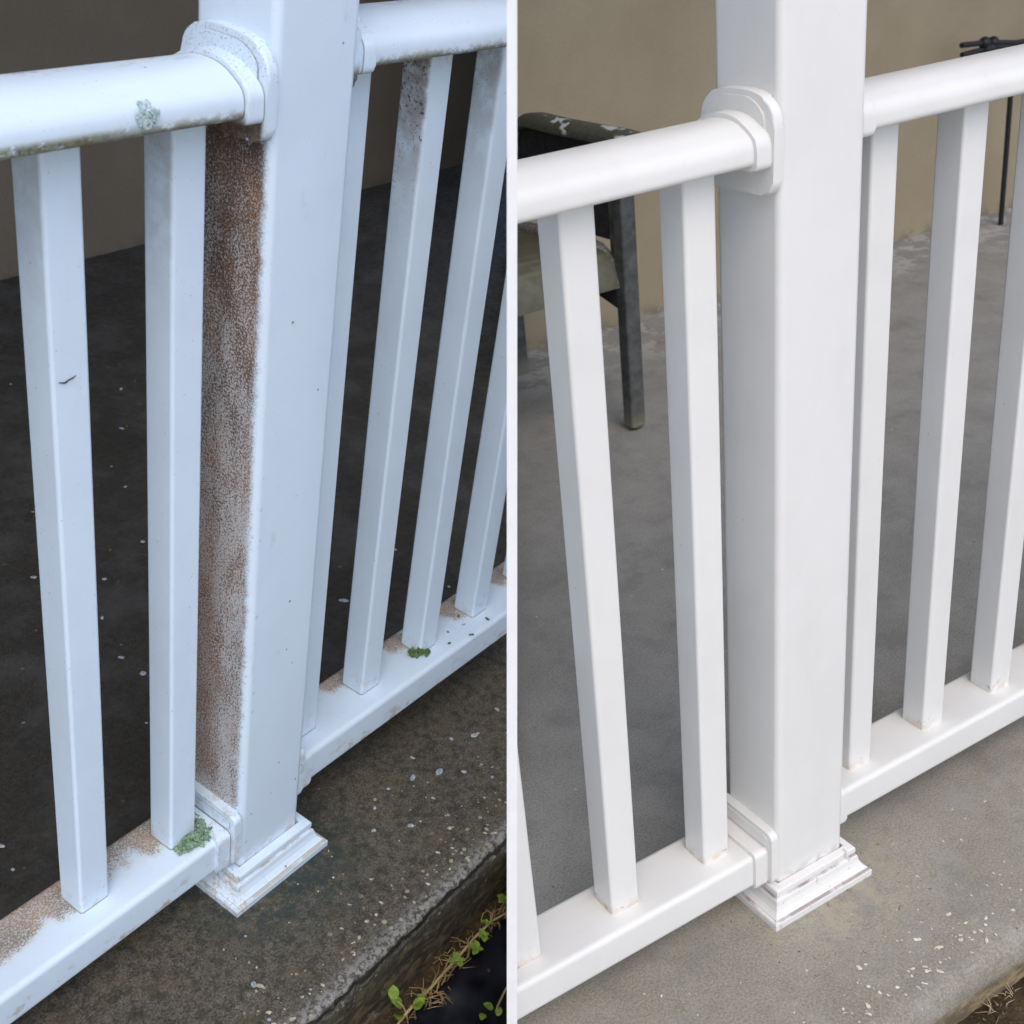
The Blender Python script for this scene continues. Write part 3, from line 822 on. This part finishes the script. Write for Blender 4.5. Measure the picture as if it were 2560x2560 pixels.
weed([(.160, -.303, -.125), (.155, -.305, -.10), (.152, -.310, -.07), (.1497, -.3138, -.05), (.15, -.318, -.03)], [.0018, .0017, .0015, .0012, .0009], lv, 'upright straw coloured weed stalk rising from the black plastic sheet')
# dry grass and roots
mdry = m_plain('dry_grass', (.30, .21, .10), .9, .45, 50)
def blades(bay, name, spots, n, mat, zb):
    bm = bmesh.new()
    for k in range(n):
        cx_, cy_, sp_ = rnd.choice(spots)
        p = Vector((cx_ + rnd.gauss(0, sp_), cy_ + rnd.gauss(0, sp_ * .4), zb + rnd.random() * .006))
        d = Vector((rnd.uniform(-1, 1), rnd.uniform(-.8, .5), rnd.uniform(.05, .7))).normalized(); L = rnd.uniform(.012, .034)
        q = p + d * L * .5 + Vector((0, 0, .003)); e = p + d * L + Vector((rnd.uniform(-.006, .006), rnd.uniform(-.006, .006), -.003))
        tube_bm([p, q, e], [.0009, .0007, .0002], 4, bm)
    o = obj(name, mesh_from_bm(name, bm, mat), None, bay, wn=False); tag(o, kind='stuff')
blades('L', 'dry_grass', [(.105, -.226, .014), (.13, -.228, .010), (.20, -.214, .02), (.27, -.214, .02), (.32, -.214, .02), (.15, -.222, .02)], 170, mdry, zd + .004)
mroot = m_plain('pale_roots', (.30, .235, .15), .9, .5, 50)
zr = DIM['R']['zd']
blades('R', 'dry_grass', [(.17, -.222, .012), (.20, -.220, .016), (.14, -.222, .012), (.25, -.222, .02)], 90, mroot, zr - .012)
# sunken soil hollow and dark sheet by the clean bay
bm = bmesh.new(); rows = []
for i in range(41):
    rows.append([])
    for j in range(31):
        x = -.1 + .7 * i / 40; y = -.2245 - .012 * smooth_noise(x * 22, 4) - .4 * j / 30
        rows[-1].append(bm.verts.new((x, y, zr - .012 + .008 * smooth_noise(x * 18, y * 18) - .004 * (j == 0))))
for a, b in zip(rows, rows[1:]):
    for j in range(30): bm.faces.new((a[j], a[j + 1], b[j + 1], b[j]))
bmesh.ops.solidify(bm, geom=bm.faces[:], thickness=.0012)
o = obj('plastic_sheet', mesh_from_bm('plastic_sheet', bm, msheet), None, 'R', wn=False); tag(o, 'dark plastic sheet corner below the clean concrete edge', 'plastic sheet')

# ------------------------------------------------------------------ patio chair behind the clean railing
g = G('peeling_olive_paint'); n = g.noise(16, 5, .62, off=1.3, stretch=(1, .8, 1)); f = g.noise(90, 4, .7)
c = g.mix(g.sm(f, .35, .65), (.050, .056, .040), (.085, .088, .066))
pm = g.mul(g.sm(g.add(n, g.mul(g.sub(f, .5), .12)), .605, .62), g.sm(g.nz, .0, .4)); c = g.mix(pm, c, (.50, .54, .56)); mpeel = g.out(c, .55)
g = G('weathered_dark_metal'); n = g.noise(30, 4, .65); f = g.noise(160, 3, .7)
c = g.mix(g.sm(n, .35, .65), (.050, .054, .050), (.10, .105, .10)); c = g.mix(g.mul(g.sm(f, .60, .68), .5), c, (.20, .18, .14))
c = g.mix(g.mul(g.sm(g.z, .07, .01), .7), c, (.22, .20, .14)); mmet = g.out(c, .55)
mslat = m_plain('faded_olive_slat', (.095, .097, .066), .6, .35, 30)
mtube = m_plain('worn_grey_tube', (.22, .22, .20), .55, .45, 90)
g = G('olive_sling'); n = g.noise(40, 4, .6); st = g.noise(38, 2, .5, stretch=(0, 1, .6))
c = g.mix(g.sm(n, .3, .7), (.095, .095, .068), (.13, .13, .095)); c = g.mix(g.mul(g.sm(st, .56, .62), .7), c, (.21, .185, .105)); msling = g.out(c, .75)
mpanel = m_plain('dark_maroon_sling', (.030, .026, .027), .8, .3, 60)
def chair():
    root = empty('patio_chair', 'R', (.775, 1.334, 0)); tag(root, 'dark olive metal patio chair with paint peeling off its arm', 'chair')
    O = Vector((.775, 1.334, 0))
    def part(name, bm, mat, parent=root):
        bmesh.ops.translate(bm, verts=bm.verts, vec=-O)
        return obj(name, mesh_from_bm(name, bm, mat), parent)
    for sx in (0, -1):
        X0 = .775 + sx * .60
        lg = part('leg', box_bm(X0 - .020, X0 + .020, 1.322, 1.360, .012, .655, .006, 3, 'z'), mmet)
        ft = bmesh.new(); bmesh.ops.create_uvsphere(ft, u_segments=12, v_segments=8, radius=.021)
        for v in ft.verts: v.co = Vector((X0, 1.341, .015)) + Vector((v.co.x, v.co.y, v.co.z * .7))
        part('foot', ft, mmet, lg)
        part('leg', box_bm(X0 - .018, X0 + .022, 1.845, 1.885, .0, .62, .006, 3, 'z'), mpanel if False else mmet)
        # arm: broad flat bar with rolled rear end
        prof = rounded([(X0 - .040, 0), (X0 + .040, 0), (X0 + .034, .020), (X0 + .014, .029), (X0 - .014, .029), (X0 - .034, .020)], .008, 3)
        path = [(1.20, .640), (1.25, .655), (1.32, .662), (1.40, .662), (1.55, .664), (1.66, .668), (1.70, .664), (1.735, .650), (1.755, .625), (1.757, .600)]
        bm = bmesh.new(); rings = []
        for i, (yy, zz) in enumerate(path):
            a = path[max(i - 1, 0)]; b = path[min(i + 1, len(path) - 1)]
            t = Vector((0, b[0] - a[0], b[1] - a[1])).normalized(); nrm = Vector((0, -t.z, t.y))
            rings.append([bm.verts.new(Vector((px, yy, zz)) + nrm * pz) for px, pz in prof])
        k = len(prof)
        for a, b in zip(rings, rings[1:]):
            for i in range(k): bm.faces.new((a[i], a[(i + 1) % k], b[(i + 1) % k], b[i]))
        bm.faces.new(rings[0]); bm.faces.new(list(reversed(rings[-1])))
        part('arm', bm, mpeel)
        part('side_panel', box_bm(X0 - .006, X0 + .006, 1.395, 1.84, .445, .655, .002, 2), mpanel)
        part('upright', box_bm(X0 - .010, X0 + .010, 1.372, 1.386, .40, .655, .003, 2, 'z'), mslat)
        part('seat_tube', tube_bm([(X0 - .01, 1.84, .415), (X0 - .01, 1.60, .420), (X0 - .01, 1.48, .425), (X0 - .012, 1.425, .420), (X0 - .012, 1.388, .402), (X0 - .010, 1.362, .375), (X0 - .008, 1.352, .345)], .0155, 12), mtube)
        part('bracket', prism_x(rounded([(1.352, .298), (1.352, .343), (1.52, .345), (1.52, .335)], .004, 2), X0 - .022, X0 - .012), mpanel)
    # sling seat: one sheet with a waterfall front, tubes along both sides
    line = [(1.350, .346), (1.354, .372), (1.366, .398), (1.390, .416), (1.425, .424), (1.48, .424), (1.60, .414), (1.72, .410), (1.84, .415)]
    bm = bmesh.new(); up, dn = [], []
    for i, (yy, zz) in enumerate(line):
        p, q = line[max(i - 1, 0)], line[min(i + 1, len(line) - 1)]
        t = Vector((q[0] - p[0], q[1] - p[1])).normalized(); nx_, nz_ = -t.y * .004, t.x * .004
        up.append([bm.verts.new((x, yy + nx_, zz + nz_)) for x in (.19, .755)]); dn.append([bm.verts.new((x, yy - nx_, zz - nz_)) for x in (.19, .755)])
    for i in range(len(line) - 1):
        bm.faces.new((up[i][0], up[i][1], up[i + 1][1], up[i + 1][0])); bm.faces.new((dn[i][1], dn[i][0], dn[i + 1][0], dn[i + 1][1]))
        for e_ in (0, 1): bm.faces.new((up[i][e_], up[i + 1][e_], dn[i + 1][e_], dn[i][e_]))
    bm.faces.new((up[0][1], up[0][0], dn[0][0], dn[0][1])); bm.faces.new((up[-1][0], up[-1][1], dn[-1][1], dn[-1][0]))
    part('seat', bm, msling)
    part('backrest', box_bm(.19, .755, 1.845, 1.862, .44, .98, .006, 2), mpanel)
    return root
chair()
mblk = m_plain('black_iron', (.012, .012, .014), .5, .2)
def stand():
    O = Vector((2.70, 1.869, 0)); root = empty('iron_stand', 'R', O); tag(root, 'thin black iron stand with one slim leg at the wall', 'stand')
    def part(name, bm, parent=root):
        bmesh.ops.translate(bm, verts=bm.verts, vec=-O); return obj(name, mesh_from_bm(name, bm, mblk), parent)
    part('leg', tube_bm([(2.7002, 1.869, .0), (2.699, 1.869, .2), (2.696, 1.869, .40), (2.693, 1.869, .585)], .0085, 8))
    part('leg', tube_bm([(3.05, 1.82, .0), (3.05, 1.82, .585)], .0085, 8))
    part('rod', tube_bm([(2.448, 1.869, .607), (2.56, 1.869, .600), (2.70, 1.869, .580), (3.06, 1.83, .575)], .0085, 8))
    part('rod', tube_bm([(2.453, 1.869, .578), (2.52, 1.869, .580), (2.60, 1.869, .582), (2.72, 1.869, .565), (3.06, 1.83, .560)], .0085, 8))
    for (x, z) in ((2.553, .600), (2.592, .596), (2.562, .582), (2.583, .579)):
        bm = bmesh.new(); bmesh.ops.create_uvsphere(bm, u_segments=12, v_segments=8, radius=.019)
        bmesh.ops.translate(bm, verts=bm.verts, vec=(x, 1.869, z)); part('knot', bm)
stand()

# ------------------------------------------------------------------ added gutter strip between the bays: cut both bays at it, then build it
def cut(o, keep_sign):
    me = o.data; mw = o.matrix_world
    co = np.empty(len(me.vertices) * 3); me.vertices.foreach_get('co', co); co = co.reshape(-1, 3)
    R = np.array(mw.to_3x3()); xs = co @ R[0] + mw.translation.x
    if (xs * keep_sign > 0).all(): return True
    if (xs * keep_sign <= 0).all(): return False
    bm = bmesh.new(); bm.from_mesh(me)
    inv = mw.inverted(); pco = inv @ Vector((0, 0, 0)); pno = (mw.to_3x3().inverted() @ Vector((keep_sign, 0, 0))).normalized()
    res = bmesh.ops.bisect_plane(bm, geom=bm.verts[:] + bm.edges[:] + bm.faces[:], dist=1e-6, plane_co=pco, plane_no=pno, clear_inner=True)
    ed = [e for e in res['geom_cut'] if isinstance(e, bmesh.types.BMEdge)]
    if ed and o.name.split('.')[0] not in ('porch_floor',):
        bmesh.ops.holes_fill(bm, edges=ed, sides=0)
    nm = bpy.data.meshes.new(me.name); bm.to_mesh(nm); bm.free()
    for m in me.materials: nm.materials.append(m)
    if any(p.use_smooth for p in nm.polygons[:1]): nm.set_sharp_from_angle(angle=math.radians(34))
    o.data = nm
    return True
bpy.context.view_layer.update()
MLinv = BAY['L']['M'].inverted()
def bay_of(o):
    r = o
    while r.parent: r = r.parent
    return 'L' if (r.matrix_world.to_3x3() @ Vector((0, 0, 1))).x > .05 else ('R' if (r.matrix_world.to_3x3() @ Vector((0, 0, 1))).x < -.05 else None)
for o in [q for q in bpy.data.objects if q.type == 'MESH' and q.name.split('.')[0] != 'ground']:
    b = bay_of(o)
    if b and not cut(o, -1 if b == 'L' else 1):
        for ch in list(o.children): bpy.data.objects.remove(ch)
        bpy.data.objects.remove(o)
g = G('white_gutter'); n = g.noise(30, 3); mdiv = g.out(g.mix(g.sm(n, .3, .7), (.84, .84, .84), (.88, .88, .88)), .45)
def divider():
    # added fin for the gutter between two views, tapered to look even; its front arris stands just ahead of both railings
    fw = CAM2W @ Vector((0, 0, 1.0)); base = CAM2W @ Vector((0, .78, 1.44)) + CAM_POS      # near the slab edges
    yb_ = base.y; z0, z1 = -.32, 1.95
    bm = bmesh.new()
    def depth(z, y): return (CAM2W.transposed() @ (Vector((0, y, z)) - CAM_POS)).z
    hw = 26 / 3080 / 2
    for (z) in (z0, z1):
        w = hw * max(.4, depth(z, yb_))
        for (x, y) in ((-w, yb_), (w, yb_), (w, yb_ + .05), (-w, yb_ + .05)): bm.verts.new((x, y, z))
    bm.verts.ensure_lookup_table(); v = bm.verts
    for q in ((0, 1, 5, 4), (1, 2, 6, 5), (2, 3, 7, 6), (3, 0, 4, 7), (4, 5, 6, 7), (3, 2, 1, 0)): bm.faces.new([v[i] for i in q])
    o = bpy.data.objects.new('divider_fin', mesh_from_bm('divider_fin', bm, mdiv, False)); COL.objects.link(o)
    tag(o, 'slim white strip added as gutter between the stained bay and the clean bay', 'divider')
divider()
